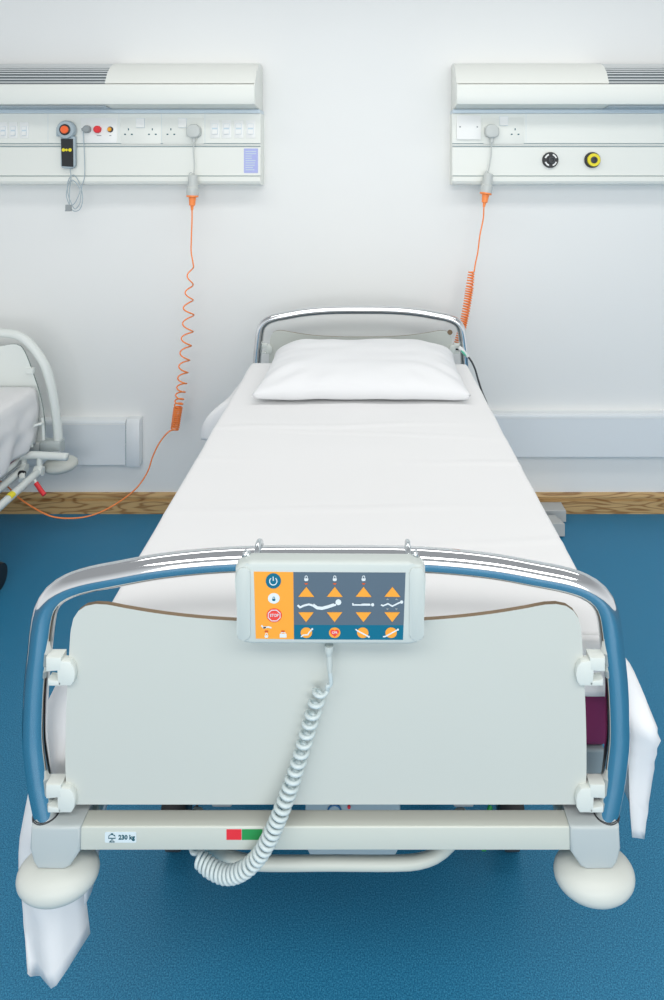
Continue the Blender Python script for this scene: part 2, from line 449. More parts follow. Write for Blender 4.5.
# right unit
bp_ = obj('blank_plate', prism(rrect(xt(456.5), xt(480.5), zt(139.5), zt(115.5), .003), 'y', YF-.011, YF, bev=.0015), 'plate', uR, smooth=True, label='square blank plate with two screws')
for px in (459.8, 477):
    obj('screw', lathe([(.0005, -.0016), (.0035, -.0016), (.004, 0)], (xt(px), YF-.011, zt(127)), 'y', sides=16), 'midgrey', bp_, smooth=True)
p = double_socket(uR, 483, 524, 130.5, 504)
pins(p, 515, 132)
rocker(p, 503.8, 121)
def outlet(px, col, label):
    c = (xt(px), YF, zt(160))
    o = obj('gas_outlet', lathe([(.0385, 0), (.0385, -.010), (.036, -.014), (.0005, -.014)], c, 'y', 48), 'black', uR, smooth=True, label=label)
    bm = bmesh.new()
    if col == 'yellow':
        add_lathe(bm, [(.017, -.0145), (.017, -.021), (.030, -.021), (.032, -.0145)], (c[0]+.004, YF, c[2]), 'y', 40)
        obj('ring', bm, col, o, smooth=True)
    else:
        for a0 in (20, 110, 200, 290):
            pts = [(c[0]+.031*math.cos(math.radians(a0+k*5)), c[2]+.031*math.sin(math.radians(a0+k*5))) for k in range(11)]
            pts += [(c[0]+.024*math.cos(math.radians(a0+50-k*5)), c[2]+.024*math.sin(math.radians(a0+50-k*5))) for k in range(11)]
            add_prism(bm, pts, 'y', YF-.0165, YF-.0135)
        obj('ring', bm, 'plate', o)
    obj('probe_port', lathe([(.016, -.014), (.016, -.024), (.010, -.025), (.009, -.018), (.0005, -.018)], (c[0]+.003, YF, c[2]), 'y', 32), 'dark', o, smooth=True)
outlet(550, 'white', 'black gas outlet with white marked ring')
outlet(592, 'yellow', 'black gas outlet with yellow ring')

# nurse call handset clipped on the left unit
hs = thing('nurse_call_handset', 'grey nurse call handset with orange button and black body hooked on wall unit', 'call handset', (xt(67), YF, zt(168)))
hy = YF-.004
c = (xt(66.3), hy, zt(128.5))
hd = obj('handset_head', lathe([(.041, 0), (.0445, -.006), (.0445, -.026), (.040, -.033), (.030, -.034), (.0005, -.034)], c, 'y', 48), 'handgrey', hs, smooth=True)
obj('button_surround', lathe([(.0265, -.030), (.0265, -.037), (.0245, -.038), (.0005, -.038)], c, 'y', 36), 'black', hd, smooth=True)
obj('call_button', lathe([(.019, -.036), (.019, -.042), (.016, -.045), (.0005, -.046)], c, 'y', 36), 'redorange', hd, smooth=True, label='orange push button')
bd = prism([(xt(60.6), zt(135)), (xt(60.9), zt(164)), (xt(62.2), zt(166.3)), (xt(65), zt(167)), (xt(70), zt(167.2)), (xt(73.5), zt(166.3)), (xt(75.2), zt(164)), (xt(75), zt(135))], 'y', hy-.022, hy, bev=.003)
hb = obj('handset_body', bd, 'handgrey', hs, smooth=True)
obj('body_panel', prism([(xt(61.4), zt(137.5)), (xt(62.3), zt(164.5)), (xt(73.6), zt(165.3)), (xt(73.2), zt(137.5))], 'y', hy-.025, hy-.02), 'black', hb, label='black front panel')
g = bmesh.new()
for px in (64, 67, 70.5): add_prism(g, circ(xt(px), zt(148.5), .0082 if px != 67 else .006, 16), 'y', hy-.0262, hy-.0248)
obj('light_key', g, 'yellow', hb, label='yellow key marks')
g = bmesh.new(); add_box(g, xt(56.3), xt(58.5), hy-.02, hy, zt(135), zt(126), .001); obj('clip', g, 'handgrey', hs)
cy = YF-.012
cd = bmesh.new()
add_tube(cd, [at(70, 166, cy), at(70.5, 172, cy), at(71, 178, cy-.003), at(68, 186, cy), at(66.5, 196, cy), at(70, 206, cy), at(73.5, 211, cy), at(79, 210, cy), at(82.5, 202, cy), at(82, 192, cy), at(78, 180, cy), at(73.5, 175, cy), at(69, 179, cy), at(67.5, 190, cy), at(70, 200, cy), at(75, 209, cy), at(79.5, 204, cy), at(81, 194, cy), at(82, 186, cy), at(84.3, 178, cy), at(84.6, 160, cy), at(84, 145, cy), at(83.3, 132, cy), at(84, 129, cy)], .0022, 8, .006)
add_tube(cd, [at(69, 206, cy-.004), at(74, 204, cy-.006), at(78, 197, cy-.006), at(80, 190, cy-.004), at(77, 184, cy-.006), at(72, 180, cy-.006), at(70, 186, cy-.006), at(69.5, 196, cy-.006), at(69, 206, cy-.006), at(65, 211, cy-.004)], .0022, 8, .006)
obj('cord', cd, 'handgrey', hs, smooth=True)
g = bmesh.new(); add_box(g, xt(67.8), xt(73.2), cy-.016, cy-.002, zt(211), zt(204.5), .002); obj('cable_tie', g, 'midgrey', hs)
g = bmesh.new(); add_lathe(g, [(.0005, -.020), (.014, -.020), (.0185, -.014), (.0185, 0)], (xt(87.8), YF-.003, zt(129.3)), 'y', 28)
add_prism(g, [(xt(83), zt(131)), (xt(82.6), zt(128.5)), (xt(88), zt(126)), (xt(88), zt(132.5))], 'y', YF-.018, YF-.004, bev=.002)
obj('cord_plug', g, 'midgrey', hs, smooth=True)

for o_ in (hd, hb, bpy.data.objects['clip']): o_.location.x += .011; o_.location.z -= .008
# ------------------------------------------------------------------ orange coiled power cables
def plug_part(t, px, py, d):
    s = d/F
    x, z = X(px, YF-.004), Z(py, YF-.004)
    g = bmesh.new()
    prof = [(-.030, -.020), (-.034, -.006), (-.033, .016), (-.022, .027), (-.012, .036), (.012, .036), (.022, .027), (.033, .016), (.034, -.006), (.030, -.020), (.014, -.030), (-.014, -.030)]
    add_prism(g, [(x+a, z+b) for a, b in prof], 'y', YF-.045, YF-.0045, bev=.007, seg=3)
    p = obj('plug', g, 'plugwhite', t, smooth=True)
    obj('cord_grip', tube([(x, YF-.025, z-.027), (x-.0003, YF-.025, z-.040), (x-.001, YF-.025, z-.052)], .0095, 12), 'plugwhite', p, smooth=True)
    return x, z
def connector(t, top, bot, wid):
    """white inline connector from top to bottom point, ending in an orange socket"""
    top, bot = Vector(top), Vector(bot); d = (bot-top)
    def P(f): return top+d*f
    g = bmesh.new()
    path = [P(f) for f in (0, .04, .10, .30, .36, .46, .60, .66, .92, 1.0)]
    rr = [.010, .0215, .023, .0235, .023, .023, .0235, .0285, .0285, .0265]
    sweep(g, path, [r*wid for r in rr], 22)
    c = obj('connector', g, 'plugwhite', t, smooth=True)
    lp = bmesh.new()
    cc = P(.02)+Vector((-.009, -.006, .002))
    add_tube(lp, [cc+Vector((.0085*math.cos(a), 0, .0085*math.sin(a))) for a in [2*PI*k/10 for k in range(10)]], .0025, 8, .002, closed=True)
    obj('hanging_eye', lp, 'plugwhite', c, smooth=True)
    g = bmesh.new()
    path = [P(f) for f in (1.0, 1.07, 1.09, 1.20, 1.40, 1.47, 1.49, 1.70)]
    sweep(g, path, [.0285*wid, .0285*wid, .018*wid, .0165*wid, .0145*wid, .0145*wid, .0085*wid, .0055*wid], 18)
    obj('socket_boot', g, 'orange', t, smooth=True)
    return P(1.68)

ocL = thing('coiled_power_cable', 'orange coiled power cable hanging stretched beside the left unit and looping to the left bed', 'power cable', (xt(193), YF, zt(196)), 'orange coiled cables')
x, z = plug_part(ocL, 195, 132, YF)
obj('flex', tube([(x-.001, YF-.025, z-.050), (x-.001, YF-.026, z-.10), at(194.3, 165, YF-.03), at(194, 176, YF-.034)], .0034, 10), 'plugwhite', ocL, smooth=True)
e = connector(ocL, at(193.2, 174.5, 3.205), at(192.5, 195.5, 3.20), 1.0)
dd = 3.19
peaks = [(266, 193.5), (284, 193), (299.5, 193), (314.5, 193.7), (331, 193), (345, 191.3), (359.6, 189.6), (372, 188), (383, 186.7), (391.5, 185.2), (398.7, 183.7), (403.5, 182.8), (407.5, 182)]
keys = []
amp = [3.0, 3.0, 4.5, 5.2, 5.4, 5.2, 5.0, 4.8, 4.6, 4.4, 4.2, 4.0, 3.9]
for i, ((py, px), a) in enumerate(zip(peaks, amp)):
    keys.append((at(px-a, py, dd), i, a*dd/F))
keys.append((at(175.0, 429, dd-.005), 12+12, 3.7*dd/F))
coil = helix(keys, 16, -1)
lead = resample([e+Vector((0, 0, .004)), at(192, 220, 3.195), at(191.3, 240, 3.19), at(191.2, 252, 3.19), at(192.5, 260, 3.19), coil[0]], .004)
tail = resample([coil[-1], at(170, 431, 3.17), at(160, 442, 3.16), at(153, 456, 3.15), at(147.5, 472, 3.14), at(137, 487.5, 3.12), at(122, 500, 3.10), at(103, 511, 3.08), at(87, 516.5, 3.06), at(70, 518.3, 3.04), at(52, 516.5, 3.03), at(34, 508, 3.03), at(18, 497, 3.04), at(8, 487, 3.06), at(-4, 478, 3.08)], .008)
g = bmesh.new(); sweep(g, lead[:-1]+coil+tail[1:], .0034, 8); obj('coiled_flex', g, 'orange', ocL, smooth='all')

ocR = thing('coiled_power_cable', 'orange tightly coiled power cable hanging behind the chrome headboard rail at right', 'power cable', (xt(489), YF, zt(190)), 'orange coiled cables')
x, z = plug_part(ocR, 491, 132, YF)
obj('flex', tube([(x-.001, YF-.025, z-.050), at(491, 155, YF-.026), at(489.5, 165, YF-.03), at(488, 174, YF-.034)], .0034, 10), 'plugwhite', ocR, smooth=True)
e = connector(ocR, at(488.5, 173.0, 3.205), at(485.8, 193, 3.195), 1.0)
keys = [(at(471.5, 271, 3.19), 0, .013), (at(469.5, 288, 3.19), 6, .0165), (at(464.5, 318, 3.18), 18, .0165), (at(457.5, 346, 3.165), 31, .0175)]
coil = helix(keys, 14)
lead = resample([e+Vector((0, 0, .004)), at(483.3, 218, 3.195), at(480, 235, 3.19), at(477.5, 254, 3.19), at(475.5, 263, 3.19), coil[0]], .004)
g = bmesh.new(); sweep(g, lead[:-1]+coil, .0034, 8); obj('coiled_flex', g, 'orange', ocR, smooth='all')
# end plug and black mains lead
g = bmesh.new(); add_box(g, X(453.5, 3.12), X(460, 3.12), 3.13, 3.16, Z(351, 3.12), Z(346.5, 3.12), .002)
obj('plug_body', g, 'black', ocR)
g = bmesh.new()
sweep(g, [at(459, 347.5, 3.03), at(461, 349, 3.03), at(466.5, 355.5, 3.03), at(468, 357, 3.03)], [.008, .011, .009, .006], 12)
cn = obj('lead_connector', g, 'plate', ocR, smooth=True, label='white connector with mint green stripe')
g = bmesh.new(); sweep(g, [at(461.2, 350.4, 3.0202), at(463.5, 353, 3.0202), at(466, 356, 3.0202)], [.003, .0055, .003], 8); obj('stripe', g, 'mint', cn, smooth=True)
obj('black_lead', tube([at(459, 348.5, 3.13), at(460, 348.5, 3.06), at(467, 355.5, 3.03), at(471.5, 361.5, 3.03), at(475, 369, 3.03), at(478.5, 381, 3.03), at(482.5, 393, 3.03), at(487, 404, 3.02), at(492, 425, 3.0), at(497, 455, 3.0)], .0042, 10), 'dark', ocR, smooth=True)

# ------------------------------------------------------------------ low wall trunking
def low_trunk(label, x0, x1, z0, z1, cap):
    t = thing('wall_trunking', label, 'trunking', ((x0+x1)/2, WALL, z0))
    dpt = .050
    y = WALL-dpt
    pr = [(WALL, z0), (y+.006, z0), (y, z0+.006), (y, z1-.012), (y+.004, z1-.003), (y+.012, z1), (WALL, z1)]
    if cap:
        obj('cover', prism(pr, 'x', x0, x1-.069, bev=.001), 'trunk', t)
        g = bmesh.new(); add_prism(g, [(WALL, z0-.004), (y, z0-.004), (y-.004, z0+.004), (y-.004, z1-.010), (y+.008, z1+.004), (WALL, z1+.004)], 'x', x1-.066, x1, bev=.004)
        obj('end_cap', g, 'trunk', t, smooth=True)
        g = bmesh.new()
        for a, b in ((z0+.03, z0+.105), (z0+.112, z0+.175)): add_box(g, x1-.0695, x1-.0655, y-.001, y+.03, a, b)
        obj('cap_slot', g, 'groove', t)
    else:
        obj('cover', prism(pr, 'x', x0, x1, bev=.001), 'trunk', t)
    g = bmesh.new(); add_box(g, x0+.002, x1-(.071 if cap else .002), y-.0012, y+.004, z1-.021, z1-.0185); obj('cover_lip', g, 'plate', t)
low_trunk('short white cable trunking low on wall with end cap beside left bed', -2.9, X(139.5, 3.30), Z(466, 3.3), Z(420.5, 3.3), True)
low_trunk('long white cable trunking low on wall at right behind the bed head', X(455, 3.30), 3.2, Z(458, 3.3), Z(414, 3.3), False)

# ------------------------------------------------------------------ overbed table base peeping out at right
tb = thing('table_base', 'grey metal base with two low feet poking out on floor right of bed head', 'table base', (.70, 3.2, 0))
obj('foot', prism([(.30, 3.24), (.924, 3.24), (.924, 3.325), (.30, 3.325)], 'z', .006, .063, bev=.003), 'basegrey', tb)
obj('foot', prism([(.30, 3.112), (.882, 3.112), (.860, 3.19), (.30, 3.19)], 'z', .006, .067, bev=.003), 'basegrey', tb)
g = bmesh.new(); add_box(g, .32, .40, 3.115, 3.32, .008, .06, .003); obj('crossbar', g, 'basegrey', tb)
for x_, y_ in ((.85, 3.15), (.89, 3.28), (.34, 3.15), (.34, 3.28)): obj('glide', lathe([(.014, 0), (.014, .008)], (x_, y_, 0), 'z', sides=16), 'black', tb)

# ------------------------------------------------------------------ hospital bed
CX = -.080
hoop_half = [(0, 1.066), (.100, 1.0655), (.190, 1.0615), (.275, 1.0525), (.345, 1.0400), (.395, 1.0300), (.425, 1.0200), (.448, 1.0050), (.462, .9830), (.468, .955), (.472, .920), (.4775, .870), (.4805, .820), (.4810, .770), (.4775, .735), (.473, .701), (.4665, .668), (.460, .636), (.4585, .612)]
def hoop(y, cx, dz=0, r=.0192):
    pts = [(cx-a*.994, y, z+dz) for a, z in hoop_half[::-1]]+[(cx+a*.994, y, z+dz) for a, z in hoop_half[1:]]
    return tube(pts, r, 28, .010)
def pz(py): return Z(py, 1.093)
pan_half = [(0, pz(622.5)), (.08, pz(622.3)), (.14, pz(621)), (.205, pz(618.3)), (.27, pz(613.8)), (.33, pz(607.8)), (.358, pz(604.5)), (.376, pz(604)), (.392, pz(606)), (.404, pz(611)), (.412, pz(618.5)), (.416, pz(629)), (.4195, pz(660)), (.4235, pz(710)), (.425, pz(756)), (.4245, pz(780)), (.422, pz(797)), (.417, pz(803)), (.407, pz(804.5))]
def end_panel(y0, y1, cx, dz=0):
    R = resample([(a, 0, z+dz) for a, z in pan_half], .01)
    pts = [(cx+p.x, p.z) for p in R]+[(cx-p.x, p.z) for p in R[::-1][:-1]]
    return prism(pts, 'y', y0, y1, side_mi=1)
bed = thing('hospital_bed', 'cream hospital bed with chrome end rails, raised high, standing in the middle', 'hospital bed', (CX, 2.09, 0), 'hospital beds')
YFR, YHR = 1.10, 3.08
def corner_clamp(par, x_edge, sg, z_c, y):
    """sg=+1: clamp on the right edge of the panel. x_edge = panel edge, z_c = middle height"""
    t = bmesh.new()
    def q(a, b): return (x_edge+sg*a, z_c+b)
    body = [q(-.014, -.023), q(.008, -.023), q(.008, .0), q(.008, .018), q(-.012, .016), q(-.018, .008), q(-.0205, -.003), q(-.019, -.015)]
    add_prism(t, body if sg > 0 else body[::-1], 'y', y-.0095, y+.006, bev=.0025)
    up = [q(.002, .002), q(.027, .000), q(.027, .023), q(.002, .023)]
    add_prism(t, up, 'y', y-.010, y+.012, bev=.0025)
    lo = [q(.002, -.023), q(.024, -.023), q(.024, -.012), q(.002, -.016)]
    add_prism(t, lo, 'y', y-.0095, y+.008, bev=.002)
    o = obj('panel_clamp', t, 'clamp', par, smooth=True)
    obj('bolt', tube([(x_edge+sg*.027, y, z_c+.012), (x_edge+sg*.042, y, z_c+.012)], .003, 10), 'steel', o, smooth=True)
    return o
def bed_end(y, name, cx, facing=1, handle=False):
    """facing=+1 foot end (towards the camera is -y)"""
    s = facing
    r = obj(name+'_rail', hoop(y, cx), 'chrome', bed, smooth='all')
    yf = y-.007
    p = obj(name+'_panel', end_panel(yf, yf+.008, cx, 0 if s > 0 else -.022), ['cream', 'edge'], bed)
    for sg in (-1, 1):
        for zc in (Z(664.5, 1.1), Z(789.5, 1.1)):
            corner_clamp(p, cx+sg*.4255, sg, zc, yf)
    y0, y1 = (y-.020, y+.010) if s > 0 else (y-.010, y+.020)
    g = bmesh.new(); add_box(g, cx-.396, cx+.396, y0, y1, .606, .6445, .0025, 3)
    beam = obj(name+'_beam', g, 'frame', bed, smooth=True)
    for sg in (-1, 1):
        pts = [(cx+sg*.393, .648), (cx+sg*.473, .648), (cx+sg*.475, .612), (cx+sg*.469, .590), (cx+sg*.462, .580), (cx+sg*.420, .579), (cx+sg*.410, .584), (cx+sg*.394, .608)]
        g = bmesh.new(); add_prism(g, pts, 'y', y-.0245, y+.028, bev=.005, seg=3)
        sk = obj('corner_socket', g, 'socketgrey', bed, smooth=True)
        obj('tube_collar', lathe([(.0212, .645), (.0212, .6486), (.0200, .6488), (.0200, .645)], (cx+sg*.4595, y, 0), 'z', 32), 'dark', sk, smooth=True)
        prof = []
        for k in range(17):
            a = -PI/2+PI*k/16
            prof.append((max(.0008, .0675*math.cos(a)**.75 if math.cos(a) > 1e-4 else .0008), .553+.0275*math.sin(a)))
        wb = lathe(prof, (0, 0, 0), 'z', 48)
        for v in wb.verts: v.co = Vector((cx+sg*.4385+v.co.x*.97, y-.003*s+v.co.y*.70, v.co.z))
        obj('wall_bumper', wb, 'bumper', bed, smooth='all')
    return beam
beam = bed_end(YFR, 'foot', CX, 1)
bed_end(YHR, 'head', CX+.015, -1)
obj('panel_plug', lathe([(.0005, -.004), (.010, -.004), (.012, 0)], (X(450, 3.07), 3.0735, Z(332.5, 3.07)), 'y', 18), 'edge', bed, smooth=True)
# marks on the foot beam (front face at y = 1.080)
yb = YFR-.020
def xb(px): return X(px, yb)
def zb(py): return Z(py, yb)
lab = obj('load_label', prism(rrect(xb(105), xb(136.5), zb(842.3), zb(831.8), .002), 'y', yb-.0006, yb+.0004), 'sticker', beam, label='sticker reading 230 kg')
t = text_bm('230 kg', .0098, xb(126.8), yb-.0008, zb(837), bold=.0003)
obj('lettering', t, 'ink', lab)
g = bmesh.new()
yy = yb-.0010
for pts in ([(108.7, 837.7), (109.2, 835), (112, 833.6), (115, 835), (115.7, 837.7), (108.7, 837.7)], [(112.2, 837.7), (112.2, 839.3)], [(109.8, 841.3), (112.2, 839), (114.8, 841.3), (109.8, 841.3)]):
    add_tube(g, [(xb(a), yy, zb(b)) for a, b in pts], .0006, 6, curved=False)
add_box(g, xb(111.3), xb(113.2), yy-.0004, yy+.0004, zb(834.2), zb(832.8))
obj('bed_pictogram', g, 'ink', lab)
obj('position_mark', prism([(xb(226.5), zb(839.5)), (xb(241.5), zb(839.5)), (xb(241.5), zb(829.2)), (xb(226.5), zb(829.2))], 'y', yb-.0006, yb+.0004), 'red', beam, label='red position mark')
obj('position_mark', prism([(xb(242), zb(839.5)), (xb(262.5), zb(839.5)), (xb(262.5), zb(829.2)), (xb(242), zb(829.2))], 'y', yb-.0006, yb+.0004), 'green', beam, label='green position mark')
# pull handle bent under the foot beam
hp = [(X(192, 1.12), 1.128, .602), (X(194, 1.13), 1.134, .585), (X(205, 1.13), 1.136, .565), (X(222, 1.13), 1.136, .543), (X(240, 1.13), 1.136, .532), (X(262, 1.13), 1.136, .5285), (X(330, 1.13), 1.136, .5285), (X(400, 1.13), 1.136, .5285), (X(418, 1.13), 1.136, .531), (X(436, 1.13), 1.136, .541), (X(450, 1.13), 1.136, .560), (X(459, 1.13), 1.134, .585), (X(461, 1.12), 1.128, .602)]
ph = obj('pull_handle', tube(hp, .0105, 18), 'frame', bed, smooth='all')
for px in (190, 464):
    g = bmesh.new(); add_prism(g, rrect(X(px-6, 1.1), X(px+6, 1.1), .594, .610, .004), 'y', 1.108, 1.15, bev=.002)
    obj('handle_bracket', g, 'frame', ph, smooth=True)
# side rails, platform, lifting gear and wheeled base
for sg in (-1, 1):
    g = bmesh.new(); add_box(g, CX+sg*.405-.02, CX+sg*.405+.02, 1.13, 3.05, .608, .655, .004); obj('side_rail', g, 'frame', bed)
g = bmesh.new(); add_box(g, CX-.385, CX+.385, 1.150, 3.03, .640, .668, .003)
for y_ in (1.30, 1.75, 2.2, 2.65): add_box(g, CX-.40, CX+.40, y_, y_+.04, .600, .640, .002)
obj('mattress_platform', g, 'platform', bed)
for sg in (-1, 1):
    g = bmesh.new(); add_box(g, CX+sg*.458-.022, CX+sg*.458+.022, 1.165, 1.182, .60, .695, .003); obj('mattress_stop', g, 'column', bed)
g = bmesh.new()
tr = [(-.078, .372), (.078, .372), (.092, .40), (.092, .590), (-.092, .590), (-.092, .40)]
add_prism(g, [(CX+.037+a, b) for a, b in tr], 'y', 1.29, 1.52, bev=.006)
cb = obj('control_box', g, 'column', bed, smooth=True)
yc = 1.2885
g = bmesh.new(); cxr, czr = X(334.5, yc), Z(811.5, yc)
add_tube(g, [(cxr+.0125*math.cos(a), yc, czr+.0125*math.sin(a)) for a in [2*PI*k/20 for k in range(20)]], .0018, 8, .003, closed=True)
obj('ring_mark', g, 'bluering', cb, smooth=True)
obj('red_dot', lathe([(.0005, -.002), (.003, -.002), (.0034, 0)], (X(349, yc), yc+.0005, Z(807, yc)), 'y', 16), 'red', cb)
g = bmesh.new()
for sg in (-1, 1):
    add_box(g, CX+sg*.30-.025, CX+sg*.30+.025, 1.66, 2.92, .125, .175, .004)
for y_ in (1.72, 2.25, 2.86): add_box(g, CX-.33, CX+.33, y_-.03, y_+.03, .12, .165, .004)
base = obj('chassis', g, 'midgrey', bed)
for y_ in (1.85, 2.7):
    g = bmesh.new(); add_box(g, CX-.055, CX+.055, y_-.05, y_+.05, .15, .38, .004); add_box(g, CX-.042, CX+.042, y_-.038, y_+.038, .37, .64, .004)
    obj('lift_column', g, 'column', bed)
g = bmesh.new()
for sg in (-1, 1):
    add_box(g, CX+sg*.20-.012, CX+sg*.20+.012, 1.60, 1.62, .30, .62, .002)
add_box(g, CX-.22, CX+.22, 1.59, 1.63, .28, .31, .003)
obj('lift_arm', g, 'midgrey', bed)
for sg in (-1, 1):
    for y_ in (1.70, 2.90):
        xw = CX+sg*.42
        g = bmesh.new(); add_lathe(g, [(.002, -.024), (.05, -.024), (.0615, -.016), (.0615, .016), (.05, .024), (.002, .024)], (xw, y_, .0615), 'x', 36)
        w = obj('caster_wheel', g, 'dark', bed, smooth=True)
        g = bmesh.new()
        add_prism(g, [(y_-.035, .070), (y_-.066, .070), (y_-.062, .105), (y_-.035, .130), (y_+.03, .132), (y_+.045, .11), (y_+.02, .09), (y_, .085)], 'x', xw-.031, xw+.031, bev=.005)
        add_box(g, min(xw, CX+sg*.31)-.01, max(xw, CX+sg*.31)+.01, y_-.025, y_+.025, .128, .170, .003)
        obj('caster_fork', g, 'black', w, smooth=True)
        obj('brake_pedal', tube([(xw-sg*.05, y_-.02, .11), (xw-sg*.075, y_-.055, .085), (xw-sg*.078, y_-.09, .07)], .006, 10), 'green' if (sg > 0 and y_ < 2) else 'dark', w, smooth=True)

# ------------------------------------------------------------------ mattress, sheet, pillow
ML, MR, MT, MB_ = -.494, .413, .893, .698
MY0, MY1 = 1.165, 2.795
g = bmesh.new(); add_box(g, ML+.006, MR-.006, MY0, MY1, MB_, MT, .012, 4)
mt_ = obj('mattress', g, 'purple', None, smooth=True)
tag(mt_, 'plum coloured vinyl mattress showing under the sheet at the foot of the middle bed', 'mattress')
g = bmesh.new(); add_tube(g, [(ML+.004, MY0-.001, .80), (MR-.004, MY0-.001, .80)], .0022, 8, curved=False)
obj('seam_piping', g, 'purple', mt_)

def nz(x, y, z=0): return noise.noise(Vector((x, y, z)))
def top_z(x, y):
    u = abs(x-(ML+MR)/2)/((MR-ML)/2)
    z = MT+.0045
    z += .0055*nz(x*3.2, y*2.0, 3)+.0016*nz(x*5, y*9, 7)
    # shallow creases running across
    for yc_, a, w_, sl in ((2.12, .0028, .012, .05), (1.86, .0022, .010, -.03), (1.60, .0022, .012, .04), (2.05, .0018, .008, -.10), (1.43, .0016, .01, .06)):
        dy = y-(yc_+sl*x+.015*nz(x*4, yc_*9, 1))
        z += 1.5*a*math.exp(-(dy/w_)**2)*(.5+.5*math.sin(x*5+yc_*13))
    return z
def smooth01(t): t = max(0, min(1, t)); return t*t*(3-2*t)
def side_prof(side, y):
    """drop and outward flare of the hanging side at y"""
    if side < 0:
        drop, flare = .16, .012
        drop += .035*smooth01((y-2.3)/.4)
        flare += .100*max(0, min(1, (2.80-y)/.38))**1.0*(1-smooth01((2.42-y)/.02))
        k = 1-smooth01((y-1.22)/.24); drop += k*.30
    else:
        drop, flare = .17, .012
        flare += .012*smooth01((y-2.2)/.3)*(1-smooth01((y-2.7)/.2))
        k = 1-smooth01((y-1.20)/.22); drop += k*.06
    return drop, flare
g = bmesh.new()
rows = []
YR = [MY0-.008+(MY1+.012-MY0)*(i/170) for i in range(171)]
rc = .016
for y in YR:
    row = []
    for side in (-1, 1):
        ex = ML if side < 0 else MR
        ex += .004*nz(y*5, side*3)
        drop, flare = side_prof(side, y)
        pts = []
        zc = top_z(ex-side*.03, y)
        for k in range(6):           # rounded shoulder
            a = PI/2*(k/5)
            pts.append((ex-side*rc+side*rc*math.sin(a), y, zc-rc+rc*math.cos(a)))
        n_ = 16
        for k in range(1, n_+1):
            f = k/n_
            bulge = flare*(1-(1-min(1, f*1.25))**2)
            rip = .010*f*math.sin(y*42+side)+.006*f*nz(y*14, f*2, side)
            if y < 1.4: rip *= .6
            hem = .010*nz(y*9, side*5)*f
            pts.append((ex+side*(bulge+rip), y+.012*f*nz(y*6, 2), zc-rc-(drop-rc)*f+hem))
        if side < 0: left = pts
        else: right = pts
    xs = [left[0][0]+(right[0][0]-left[0][0])*i/44 for i in range(1, 44)]
    row = left[::-1]+[(x_, y, top_z(x_, y)) for x_ in xs]+right
    rows.append(row)
# foot flap: rows folding over the mattress end, hem at z 0.79
def flap(f, y0):
    out = []
    base_row = rows[0]
    return out
top = [p for p in rows[0][16:-16]]
fl = []
for k in range(0, 11):
    f = k/10
    r_ = []
    for (x_, y_, z_) in top:
        a = min(1, f*3)*PI/2
        yy_ = y_-.010*math.sin(a)-.003*max(0, f-.33)*nz(x_*9, 3)
        zz_ = z_-.010*(1-math.cos(a))-max(0, f-.2)/.8*(.084+.004*nz(x_*7, 1))
        zz_ = min(zz_, z_)
        r_.append((x_, yy_, zz_))
    fl.append(r_)
grid(g, rows); grid(g, fl[::-1])
hd_ = []
for k in range(0, 11):
    f = k/10; a = min(1, f*3)*PI/2
    hd_.append([(x_, y_+.010*math.sin(a), z_-.010*(1-math.cos(a))-max(0, f-.2)/.8*.17) for (x_, y_, z_) in rows[-1][16:-16]])
grid(g, hd_)
# tails of fabric hanging from the two foot corners
def tail_(cols, n=22, seed=0, amp=1):
    R_ = []
    for c in cols:
        path = resample(c, .01)
        L = [0]
        for a, b in zip(path, path[1:]): L.append(L[-1]+(b-a).length)
        out = []
        for k in range(n+1):
            s = L[-1]*k/n; i = 0
            while i < len(L)-2 and L[i+1] < s: i += 1
            f = (s-L[i])/max(1e-6, L[i+1]-L[i]); out.append(path[i].lerp(path[i+1], f))
        R_.append(out)
    dense = []
    for k in range(n+1):
        dense.append(resample([r[k] for r in R_], .008/1))
    m = min(len(d) for d in dense)
    rows_ = []
    for d in dense:
        rr = []
        for j in range(m):
            s = j*(len(d)-1)/(m-1); i = min(int(s), len(d)-2); rr.append(d[i].lerp(d[i+1], s-i))
        rows_.append(rr)
    for k, r in enumerate(rows_):
        f = k/n
        for j, p in enumerate(r):
            rip = amp*(.013*f*math.sin(j*.95+seed+.8*f)+.008*f*nz(j*.35, k*.1, seed))
            r[j] = p+Vector((rip*.25, rip*1.2, 0))
    grid(g, rows_)
tail_([
    [(-.455, 1.148, .888), (-.460, 1.142, .80), (-.500, 1.150, .66), (-.517, 1.165, .50), (-.517, 1.18, .40), (-.515, 1.185, .335)],
    [(-.490, 1.146, .888), (-.515, 1.140, .78), (-.545, 1.140, .64), (-.560, 1.150, .50), (-.560, 1.165, .40), (-.558, 1.170, .290)],
    [(-.508, 1.152, .885), (-.560, 1.150, .780), (-.588, 1.150, .65), (-.612, 1.155, .50), (-.600, 1.165, .36), (-.588, 1.170, .285)],
    [(-.508, 1.158, .880), (-.568, 1.160, .780), (-.598, 1.165, .65), (-.628, 1.172, .50), (-.622, 1.180, .36), (-.610, 1.185, .270)],
    [(-.505, 1.200, .880), (-.550, 1.22, .780), (-.585, 1.23, .65), (-.605, 1.235, .50), (-.606, 1.235, .40), (-.604, 1.225, .33)],
], seed=1)
